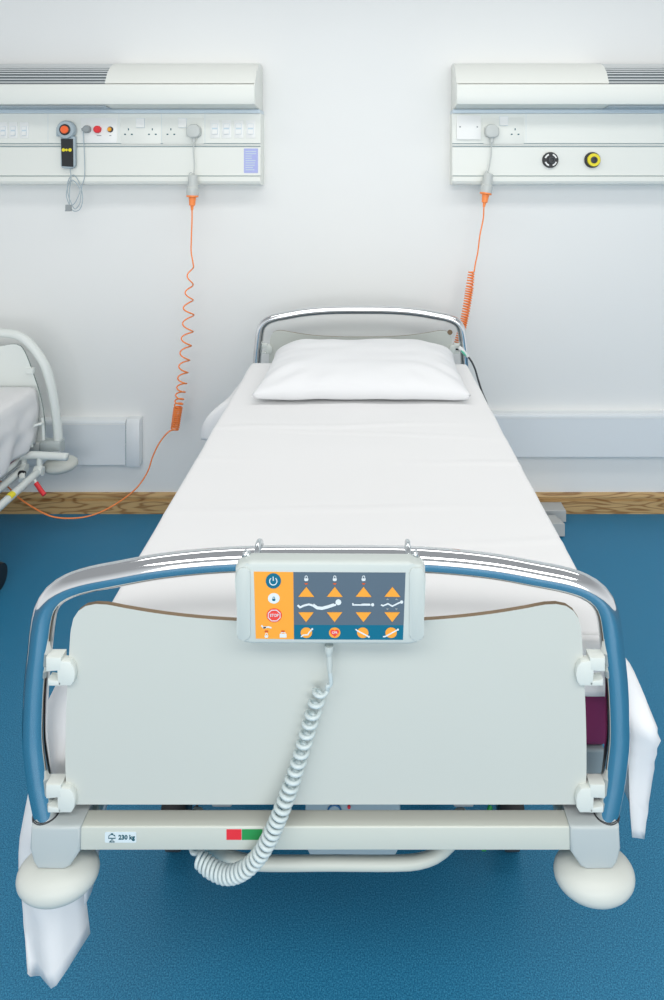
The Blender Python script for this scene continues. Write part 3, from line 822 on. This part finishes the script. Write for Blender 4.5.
tail_([
    [(.388, 1.150, .885), (.400, 1.144, .83), (.415, 1.142, .795), (.432, 1.150, .70), (.440, 1.160, .60), (.446, 1.165, .545)],
    [(.402, 1.150, .885), (.430, 1.145, .83), (.445, 1.140, .79), (.462, 1.122, .758), (.463, 1.128, .748), (.455, 1.160, .66), (.455, 1.165, .60), (.460, 1.170, .540)],
    [(.404, 1.160, .885), (.440, 1.158, .845), (.466, 1.145, .785), (.483, 1.136, .738), (.484, 1.142, .727), (.480, 1.165, .64), (.470, 1.172, .528)],
    [(.404, 1.200, .880), (.436, 1.21, .835), (.458, 1.19, .785), (.476, 1.18, .735), (.478, 1.182, .725), (.472, 1.195, .65), (.466, 1.20, .545)],
    [(.404, 1.230, .880), (.430, 1.25, .830), (.450, 1.25, .780), (.460, 1.255, .720), (.455, 1.255, .65), (.450, 1.25, .58)],
], seed=5, amp=.1)
def skew(me_): 
    for v in me_.vertices: v.co.x -= .016*(v.co.y-1.2)
skew(mt_.data)
for v in g.verts: v.co.x -= .016*(v.co.y-1.2)
sh = obj('bed_sheet', g, 'linen', None, smooth='all')
md = sh.modifiers.new('thickness', 'SOLIDIFY'); md.thickness = .0016; md.offset = 1
tag(sh, 'white bed sheet spread over the middle bed, corners hanging at the foot', 'bed sheet')

# pillow
g = bmesh.new()
PXc, PYc, PW, PD, PH = X(363, 2.57), 2.565, .376, .268, .130
def pil(u, v, s):
    # u, v in -1..1; s=+1 top, -1 bottom; corners stay pointed while edges pull in
    ex = 1-.055*(1-abs(v)**2.5)*1.0; ey = 1-.09*(1-abs(u)**3)
    x_ = PXc+PW*u*(1-.035*(1-v*v))
    y_ = PYc+PD*v*(1-.06*(1-u*u)) 
    h = max(0, (1-abs(u)**5))**.6*max(0, (1-abs(v)**3.4))**.5
    w_ = h**.5*.0055*nz(u*3+1, v*3, 2)+.006*h*nz(u*2, v*4, 9)
    # tension creases at the corners
    r_ = math.hypot(u, v)
    w_ += .005*math.sin(math.atan2(v, u)*22)*smooth01((r_-.65)/.45)*h**.5
    zb_ = MT+.0045+.006
    if s > 0: z_ = zb_+.030+(PH-.034)*h*(.90+.16*v)+w_
    else: z_ = zb_+.030-.029*h**.3
    z_ += (1-h)*.006*nz(u*4, v*4, 1)
    return (x_, y_, z_)
N1, N2 = 64, 40
def uv(i, n): t = -1+2*i/n; return math.sin(t*PI/2)*.35+t*.65
for s in (1, -1):
    V = grid(g, [[pil(uv(i, N1), uv(j, N2), s) for i in range(N1+1)] for j in range(N2+1)])
bmesh.ops.remove_doubles(g, verts=g.verts, dist=.0015)
po = obj('pillow', g, 'pillowcase', None, smooth='all')
tag(po, 'plump white pillow lying at the head of the middle bed', 'pillow')

# ------------------------------------------------------------------ hanging bed control handset
yk = 1.050                                    # face of the handset
def xk(px): return X(px, yk)
def zk(py): return Z(py, yk)
hc = thing('bed_control_handset', 'pale grey bed control with orange, grey and teal keypad hooked over chrome foot rail', 'bed control', (xk(330), 1.07, zk(645)))
out = [(251, 644.5), (409, 645), (417, 643.5), (422.5, 638), (423.5, 630), (425, 600), (425.7, 580), (425.3, 570), (421, 565), (413, 563.5), (408, 562.5), (251, 561.5), (247, 563), (239, 564.5), (235, 569), (234.8, 580), (236.5, 605), (238, 630), (239, 638), (243.5, 643)]
g = bmesh.new(); add_prism(g, [(xk(a), zk(b)) for a, b in out[::-1]], 'y', yk, 1.0775, bev=.005, seg=3)
shell = obj('shell', g, 'kp_body', hc, smooth=True)
for a0, a1 in ((237, 250.5), (409.5, 424)):
    obj('end_grip', prism(rrect(xk(a0), xk(a1), zk(640), zk(567), .009, 5), 'y', yk-.0018, yk+.004, bev=.0017, seg=3), 'kp_body', shell, smooth=True)
def face(name, pts, m, par, dep, label=None):
    return obj(name, prism([(xk(a), zk(b)) for a, b in pts], 'y', yk-dep, yk-dep+.0006), m, par, label=label)
fo = face('keypad_panel', [(253.8, 571.5), (293.3, 572), (294, 639), (255.8, 638.5)], 'kp_orange', hc, .0004, 'orange keypad panel')
fg = face('keypad_panel', [(293.3, 572), (405.6, 572.5), (403.6, 625), (293.9, 624.7)], 'kp_grey', hc, .0004, 'slate grey keypad panel')
ft = face('keypad_panel', [(293.9, 624.7), (403.6, 625), (403, 639.7), (294, 639.2)], 'kp_teal', hc, .0004, 'teal keypad strip')
def disc(par, name, px, py, r, m, dep=.001, th=.0008, ry=None):
    return obj(name, prism(circ(xk(px), zk(py), r/638, 32, (ry or r)/638), 'y', yk-dep, yk-dep+th), m, par)
def stroke(bm, pts, w, dep):
    """one continuous flat ribbon with mitred bends"""
    n = len(pts); closed = math.hypot(pts[0][0]-pts[-1][0], pts[0][1]-pts[-1][1]) < .01
    def nrm(a, b):
        L = math.hypot(b[0]-a[0], b[1]-a[1]) or 1
        return (-(b[1]-a[1])/L, (b[0]-a[0])/L)
    A, B = [], []
    for i in range(n):
        ns = []
        if i > 0: ns.append(nrm(pts[i-1], pts[i]))
        elif closed: ns.append(nrm(pts[-2], pts[0]))
        if i < n-1: ns.append(nrm(pts[i], pts[i+1]))
        elif closed: ns.append(nrm(pts[0], pts[1]))
        mx_, my_ = sum(a for a, b in ns)/len(ns), sum(b for a, b in ns)/len(ns)
        q_ = max(.35, mx_*mx_+my_*my_)
        k_ = w/2/q_
        A.append((pts[i][0]+mx_*k_, pts[i][1]+my_*k_)); B.append((pts[i][0]-mx_*k_, pts[i][1]-my_*k_))
    def V(p, y): return bm.verts.new((xk(p[0]), y, zk(p[1])))
    f = [(V(a, yk-dep), V(b, yk-dep), V(b, yk-dep+.0003), V(a, yk-dep+.0003)) for a, b in zip(A, B)]
    for p, q in zip(f, f[1:]):
        for k in range(4): bm.faces.new((p[k], p[(k+1) % 4], q[(k+1) % 4], q[k]))
    bm.faces.new(f[0]); bm.faces.new(f[-1][::-1])
def padlock(bm, px, py, s, dep):
    stroke(bm, [(px-1.2*s, py), (px-1.2*s, py-2.0*s), (px-.6*s, py-2.8*s), (px+.6*s, py-2.8*s), (px+1.2*s, py-2.0*s), (px+1.2*s, py)], .7*s, dep)
    add_prism(bm, [(xk(a), zk(b)) for a, b in ((px-2.1*s, py-.3), (px+2.1*s, py-.3), (px+2.1*s, py+1.5*s), (px+1.2*s, py+2.5*s), (px-1.2*s, py+2.5*s), (px-2.1*s, py+1.5*s))], 'y', yk-dep, yk-dep+.0003)
# orange column
b = disc(fo, 'power_button', 273.4, 580.6, 7.6, 'kp_teal'); g = bmesh.new()
arc = [(273.4+3.7*math.sin(math.radians(a)), 580.8-3.7*math.cos(math.radians(a))) for a in range(35, 330, 16)]
stroke(g, arc, .9, .0014); stroke(g, [(273.3, 576.2), (273.4, 580.3)], .9, .0014); obj('power_symbol', g, 'kp_white', b)
b = disc(fo, 'lock_button', 273.9, 598, 5.9, 'kp_white', ry=5.2); g = bmesh.new(); padlock(g, 273.9, 598.6, .75, .0014); obj('lock_symbol', g, 'kp_teal', b)
b = disc(fo, 'stop_button', 274.3, 615, 7.6, 'kp_red', ry=6.9); g = bmesh.new()
oc = [(274.3+6.4*math.cos(math.radians(22.5+45*k)), 615+5.8*math.sin(math.radians(22.5+45*k))) for k in range(9)]
stroke(g, oc, .7, .0014); obj('octagon_line', g, 'kp_white', b)
obj('lettering', text_bm('STOP', 4.2/638, xk(274.3), yk-.0013, zk(615), bold=.00006, depth=.0002, sx=.88), 'kp_white', b)
g = bmesh.new()
stroke(g, [(261.5, 625), (263.8, 627.5), (268, 626.5), (271.5, 627.5)], 1.5, .001); stroke(g, [(263.5, 628), (266, 626.2)], 1.6, .001)
padlock(g, 266.5, 635.2, .85, .001)
add_prism(g, [(xk(a), zk(b_)) for a, b_ in ((279.8, 633.5), (286.6, 633.5), (286.6, 637.2), (279.8, 637.2))], 'y', yk-.001, yk-.0007)
stroke(g, [(281.2, 633.4), (281.4, 632.2), (285, 632.2), (285.2, 633.4)], .8, .001)
obj('bed_symbol', g, 'kp_white', fo)
g = bmesh.new()
for px in (266.5, 283): add_prism(g, [(xk(px-1.7), zk(631.8)), (xk(px+1.7), zk(631.8)), (xk(px+1.7), zk(630.2)), (xk(px-1.7), zk(630.2))], 'y', yk-.001, yk-.0007)
obj('indicator', g, 'kp_dot', fo)
# grey field
for i, px in enumerate((306.3, 334.8, 363.6, 392.4)):
    g = bmesh.new(); add_prism(g, [(xk(a), zk(c_)) for a, c_ in ((px-7.8, 596.3), (px+7.8, 596.5), (px, 586.6))], 'y', yk-.0012, yk-.0002)
    obj('arrow_button', g, 'kp_orange', fg)
    g = bmesh.new(); q = px-.2; add_prism(g, [(xk(a), zk(c_)) for a, c_ in ((q-7.6, 612), (q+7.6, 612), (q, 621.6))], 'y', yk-.0012, yk-.0002)
    obj('arrow_button', g, 'kp_orange', fg)
    if i < 3:
        g = bmesh.new(); padlock(g, px, 578.3, .95, .001); obj('lock_symbol', g, 'kp_white', fg)
        g = bmesh.new(); add_prism(g, [(xk(px-1.9), zk(582.8)), (xk(px+1.9), zk(582.8)), (xk(px+.7), zk(584.3)), (xk(px-.7), zk(584.3))], 'y', yk-.001, yk-.0007); obj('indicator', g, 'kp_dot', fg)
g = bmesh.new()
stroke(g, [(297.8, 604.8), (300, 607), (304, 605.2), (309, 604), (312.5, 605), (317, 608), (322, 608.6), (328, 607), (336, 604.3)], 1.9, .0010)
stroke(g, [(313.5, 603.8), (317.5, 606.6), (322, 607), (328, 605.5), (334, 603.5)], 1.3, .0011)
add_prism(g, circ(xk(338.4), zk(601.8), 2.9/638, 20), 'y', yk-.0012, yk-.0008)
stroke(g, [(352.8, 602.8), (353, 604.5), (362, 604.6), (370.5, 604.6)], 1.3, .0010); stroke(g, [(361.5, 604), (370, 604)], 1.5, .0011); add_prism(g, circ(xk(372.6), zk(604.3), 1.6/638, 14), 'y', yk-.0012, yk-.0008)
stroke(g, [(381, 604.4), (383, 605.4), (388, 603.4), (392.3, 605.8), (396.5, 603.8), (400, 602)], 1.4, .0010); add_prism(g, circ(xk(401.6), zk(601.6), 1.6/638, 14), 'y', yk-.0012, yk-.0008)
obj('figure_symbol', g, 'kp_white', fg)
g = bmesh.new()
for (px, py, s) in ((387.6, 599, -1), (396.6, 599, -1), (387.5, 608.6, 1), (396.3, 608.6, 1)):
    add_prism(g, [(xk(a), zk(c_)) for a, c_ in ((px-1.5, py-s*.5), (px+1.5, py-s*.5), (px, py+s*1.1))], 'y', yk-.0010, yk-.0007)
obj('direction_mark', g, 'midgrey', fg)
# teal strip
for i, px in enumerate((306.4, 334.7, 362.8, 391.1)):
    b = disc(ft, 'position_button', px, 632.4, 5.7, 'kp_orange', ry=5.2)
    g = bmesh.new()
    if i == 0: stroke(g, [(301, 636.2), (303.3, 634.4), (307.8, 634.2), (309.3, 631.6), (312, 628.8)], 1.2, .0015)
    if i == 2: stroke(g, [(355.6, 628.6), (357.2, 630), (361, 632), (368.6, 636)], 1.3, .0015)
    if i == 3: stroke(g, [(383, 636.2), (385.5, 635.8), (391, 632.8), (397.6, 629.2)], 1.3, .0015)
    if i == 1:
        hp_ = []
        for k in range(28):
            a = 2*PI*k/28; hx = 16*math.sin(a)**3; hy_ = 13*math.cos(a)-5*math.cos(2*a)-2*math.cos(3*a)-math.cos(4*a)
            hp_.append((xk(334.7)+hx*.27/638, zk(632.3)+hy_*.27/638))
        h_ = obj('heart_symbol', prism(hp_, 'y', yk-.0014, yk-.0008), 'kp_red', b)
        g.free(); obj('lettering', text_bm('CPR', 3.0/638, xk(334.7), yk-.0016, zk(632), bold=.00005, depth=.0002), 'kp_white', h_)
    else:
        e_ = {0: (312.3, 628.5), 2: (368.9, 636.2), 3: (397.9, 629)}[i]
        add_prism(g, circ(xk(e_[0]), zk(e_[1]), 1.0/638, 12), 'y', yk-.0016, yk-.0011)
        obj('figure_symbol', g, 'kp_white', b)
# hooks over the rail
zr = 1.0655
for px, lean in ((241.5, .018), (417, -.012)):
    x_ = xk(px); R_ = .0250
    zr_ = zr if px < 300 else zr-.001
    pts = [(x_, 1.0720, zk(566)), (x_+lean*.2, 1.0745, zk(560)), (x_+lean*.6, 1.0755, zr_)]
    for a in (150, 120, 90, 60, 30, 0):
        pts.append((x_+lean, 1.1+R_*math.cos(math.radians(a)), zr_+R_*math.sin(math.radians(a))))
    pts.append((x_+lean, 1.1245, zr_-.022))
    o = obj('hook', tube(pts, .0046, 12, .004), 'steel', hc, smooth='all')
# cable: plug, straight lead and coil
def ck(px, py, d): return at(px, py, d)
g = bmesh.new()
sweep(g, [ck(329, 645, 1.064), ck(329, 650, 1.064), ck(329, 652.5, 1.064), ck(329.3, 655, 1.064)], [.0072, .0072, .0062, .0050], 16)
sweep(g, [ck(329.3, 654, 1.064), ck(329.6, 664, 1.064), ck(329.8, 672, 1.064)], [.0046, .0050, .0036], 14)
obj('cable_plug', g, 'kp_body', hc, smooth=True)
keys = [(ck(321.5, 689, 1.073), 0, .0088), (ck(318, 697, 1.074), .8, .0100), (ck(313, 713, 1.074), 2.2, .0100), (ck(307, 733.5, 1.073), 4.3, .0100), (ck(299, 760, 1.071), 7.0, .0100), (ck(291, 785, 1.066), 10, .0104), (ck(280.5, 813, 1.060), 14, .0108),
        (ck(268, 841, 1.056), 19, .0108), (ck(255.5, 860, 1.060), 23, .0102), (ck(241, 871.5, 1.072), 26.5, .0100), (ck(226, 874.5, 1.085), 30, .0100), (ck(210, 867.5, 1.100), 34, .0104), (ck(199, 858, 1.112), 37, .0098)]
coil = helix(keys, 14)
lead = resample([ck(329.8, 671, 1.064), ck(330.8, 679, 1.066), ck(330.6, 684.5, 1.068), ck(327, 687, 1.070), coil[0]+Vector((.002, 0, .0012)), coil[1]], .002)
endp = resample([coil[-1], ck(193, 853, 1.118), ck(190, 846, 1.13)], .003)
g = bmesh.new(); sweep(g, lead[:-1]+coil[1:]+endp[1:], .0034, 9)
obj('coiled_cable', g, 'cord', hc, smooth='all')

# ------------------------------------------------------------------ neighbouring bed on the left
D2 = 3.10; CX2 = -1.935
def q2(px, py, d=D2): return (X(px, d), d, Z(py, d))
nb = thing('hospital_bed', 'white enamelled hospital bed cut off at the left edge, set low against the wall', 'hospital bed', (CX2, 2.1, 0), 'hospital beds')
half = [(X(px, D2)-CX2, Z(py, D2)) for px, py in ((13.5, 334.2), (21, 337), (28, 342), (37, 352.5), (44.7, 365), (50, 381), (54, 401), (56.3, 418), (57.5, 428), (58.5, 441))]
half = [(0, half[0][1]+.008), (.10, half[0][1]+.007)]+half
pts = [(CX2-a, D2, z_) for a, z_ in half[::-1]]+[(CX2+a, D2, z_) for a, z_ in half[1:]]
obj('head_rail', tube(pts, .0195, 22), 'whiteenamel', nb, smooth='all')
ph_ = [(X(px, D2)-CX2, Z(py, D2)) for px, py in ((2, 345.8), (11, 344.2), (17, 344.2), (21, 346), (24.6, 351), (28, 358.5), (31.3, 367.5), (36, 381), (40.6, 396), (43.5, 411), (45, 424), (45, 440))]
ph_ = [(0, ph_[0][1]-.012)]+ph_
R_ = resample([(a, 0, z_) for a, z_ in ph_], .012)
pts = [(CX2+p.x, p.z) for p in R_]+[(CX2-p.x, p.z) for p in R_[::-1][:-1]]
hp2 = obj('head_panel', prism(pts, 'y', D2-.003, D2+.003, side_mi=1), ['whiteenamel', 'socketdark'], nb)
g = bmesh.new(); add_box(g, X(27, D2), X(34.5, D2), D2-.014, D2+.008, Z(373.5, D2), Z(367.5, D2), .003); obj('panel_clip', g, 'whiteenamel', hp2)
for sg in (-1, 1):
    xs_ = CX2+sg*(X(52.5, D2)-CX2)
    g = bmesh.new(); add_box(g, xs_-.050, xs_+.047, D2-.030, D2+.030, Z(453, D2), Z(439.5, D2), .010, 3)
    s_ = obj('corner_socket', g, 'socketgrey', nb, smooth=True)
    g = bmesh.new(); add_lathe(g, [(.0005, -.008), (.008, -.008), (.009, .0), (.009, .035)], (xs_+.022, D2-.045, Z(448.5, D2)), 'x', 20)
    obj('locking_pin', g, 'steel', s_, smooth=True)
    prof = []
    for k in range(17):
        a = -PI/2+PI*k/16
        prof.append((max(.0008, .076*(math.cos(a) if math.cos(a) > 1e-4 else 0)**.75), .030*math.sin(a)))
    obj('wall_bumper', lathe(prof, (CX2+sg*(X(61.5, D2)-CX2), D2-.01, Z(463.5, D2)), 'z', 40), 'bumper', nb, smooth='all')
g = bmesh.new(); add_box(g, CX2-.42, CX2+.42, D2-.02, D2+.02, Z(452, D2), Z(441, D2), .004); obj('head_beam', g, 'whiteenamel', nb)
def arc_patch(x_, z_, r_, y0, y1):
    b_ = bmesh.new()
    A_ = [math.radians(a) for a in range(5, 111, 15)]
    grid(b_, [[(x_+q_*math.cos(a), y_, z_+q_*math.sin(a)) for a in A_] for y_, q_ in ((y0, r_-.0008), (y0, r_), (y1, r_), (y1, r_-.0008))])
    return b_
# frame tubes of the near side
for sg in (1, -1):
    def S(x_): return CX2+sg*(x_-CX2)
    zA = Z(457, 3.0)
    A = [(S(X(67.5, 3.0)), 3.0, zA), (S(X(45, 3.0)), 3.0, zA+.006), (S(X(30, 3.0)), 2.995, zA+.010), (S(X(21, 3.0)), 2.975, zA+.010), (S(-1.580), 2.92, zA+.004), (S(-1.588), 2.84, zA-.002), (S(-1.590), 2.5, zA-.004), (S(-1.590), 1.4, zA-.004)]
    ra = obj('frame_tube', tube(A, .0168, 16), 'whiteenamel', nb, smooth='all')
    xB, zB, xC, zC = S(-1.571), Z(467.5, 3.0), S(-1.500), Z(470, 3.0)
    for nm, xx, zz in (('b', xB, zB), ('c', xC, zC)):
        g = tube([(xx, 3.0, zz), (xx, 2.6, zz-.003), (xx, 2.0, zz-.003), (xx, 1.3, zz-.003)], .0165, 16)
        add_lathe(g, [(.0005, -.02), (.021, -.018), (.0225, 0), (.021, .018), (.0005, .02)], (xx, 2.99, zz), 'x', 20)
        sr = obj('side_rail_bar', g, 'whiteenamel', nb, smooth=True)
        obj('pivot_link', tube([(xx, 2.995, zz), (xx, 2.997, zA)], .0125, 14), 'whiteenamel', sr, smooth=True)
    if sg > 0:
        g = bmesh.new(); add_lathe(g, [(.0005, -.012), (.014, -.012), (.015, 0), (.012, .012), (.0005, .012)], at(22, 474, 2.93), 'x', 20); obj('pivot_cap', g, 'black', nb, smooth=True)
        obj('pivot_link', tube([at(22, 474, 2.93), at(22, 480, 2.90)], .013, 14), 'whiteenamel', nb, smooth=True)
        hdl = obj('release_lever', tube([at(30, 476, 2.93), at(34, 479.5, 2.93), at(36.5, 484, 2.92)], .0065, 12), 'whiteenamel', nb, smooth=True)
        obj('lever_grip', tube([at(36, 483, 2.92), at(40, 489, 2.91), at(44.5, 495, 2.90)], .0095, 14), 'red', hdl, smooth=True, label='red lever grip')
        # yellow warning stickers
        dS = 2.62
        obj('warning_sticker', arc_patch(xC, zC-.0012, .0174, 2.735, 2.768), 'yellow', nb, smooth=True)
        g = bmesh.new(); add_tube(g, [at(4.5, 441.5, 2.93), at(12.5, 444, 2.93), at(16, 453, 2.94), at(8, 456, 2.94)], .006, 10, closed=True)
        lb_ = obj('rail_bracket', g, 'whiteenamel', nb, smooth=True)
        obj('warning_sticker', prism([(X(6, 2.925), Z(452, 2.925)), (X(11.5, 2.925), Z(452, 2.925)), (X(10, 2.925), Z(445.5, 2.925)), (X(6, 2.925), Z(445.5, 2.925))], 'y', 2.925, 2.933), 'yellow', lb_)
        g = tube([at(31.5, 447, 3.02), at(32, 436, 3.02), at(32.5, 427, 3.02), at(40, 424, 3.03), at(43, 423, 3.05)], .0065, 10)
        obj('mattress_guard', g, 'whiteenamel', nb, smooth=True)
        obj('mattress_guard', tube([at(42.2, 418, 3.06), at(43.2, 428, 3.06), at(43.6, 440, 3.06)], .007, 10), 'whiteenamel', nb, smooth=True)
g = bmesh.new(); add_box(g, CX2-.36, CX2+.36, 1.3, 3.05, .40, .43, .003); obj('mattress_platform', g, 'midgrey', nb)
for sx_ in (-1, 1):
    for y_ in (1.5, 2.72):
        g = bmesh.new(); add_box(g, CX2+sx_*.36-.018, CX2+sx_*.36+.018, y_-.02, y_+.02, .10, .41, .003); lg = obj('leg', g, 'whiteenamel', nb)
        obj('caster_wheel', lathe([(.002, -.016), (.05, -.016), (.055, 0), (.05, .016), (.002, .016)], (CX2+sx_*.40, y_, .055), 'x', 30), 'black', lg, smooth=True)
# its mattress and sheet
m2 = box(CX2-.375, CX2+.372, 1.30, 3.05, .432, .700, bev=.03, seg=4)
m2 = obj('mattress', m2, 'purple', None, smooth=True); tag(m2, 'mattress under white sheet on the low bed at the left edge', 'mattress')
g = bmesh.new(); rows2 = []
for i in range(101):
    y = 1.28+1.79*i/100
    zt_ = .716; xl, xr = CX2-.39, CX2+.388
    row = []
    for k in range(10): f = k/9; row.append((xl-.02*(1-f)-.012*(1-f)*math.sin(y*30), y, .46+(zt_-.03-.46)*f))
    row += [(xl+.004, y, zt_-.018), (xl+.012, y, zt_-.006), (xl+.03, y, zt_)]
    for k in range(1, 24): x_ = xl+.03+(xr-xl-.06)*k/24; row.append((x_, y, zt_+.006*nz(x_*4, y*4, 5)))
    hem = .455-.03*smooth01((2.9-y)/.3)+.018*nz(y*7, 4)
    ex = .012*nz(y*6, 8)
    row += [(xr-.03, y, zt_), (xr-.012, y, zt_-.006), (xr-.004, y, zt_-.018)]
    for k in range(1, 17):
        f = k/16
        row.append((xr+.022*math.sin(f*PI)*(.6+nz(y*9, f*3, 2))+ex*f+.012*f*math.sin(y*36+2*f), y, zt_-.03-(zt_-.03-hem)*f))
    rows2.append(row)
# head end fold
endr = []
for k in range(1, 9):
    f = k/8; endr.append([(x_-(x_-CX2)*.03*f, y_+.010*math.sin(min(1, f*2)*PI/2), z_-.20*f*(1 if z_ > .6 else 0)) for (x_, y_, z_) in rows2[-1][10:-16]])
grid(g, rows2); grid(g, [rows2[-1][10:-16]]+endr)
s2 = obj('bed_sheet', g, 'linen', None, smooth='all'); s2.modifiers.new('thickness', 'SOLIDIFY').thickness = .0018
tag(s2, 'rumpled white sheet hanging over the side of the low left bed', 'bed sheet')
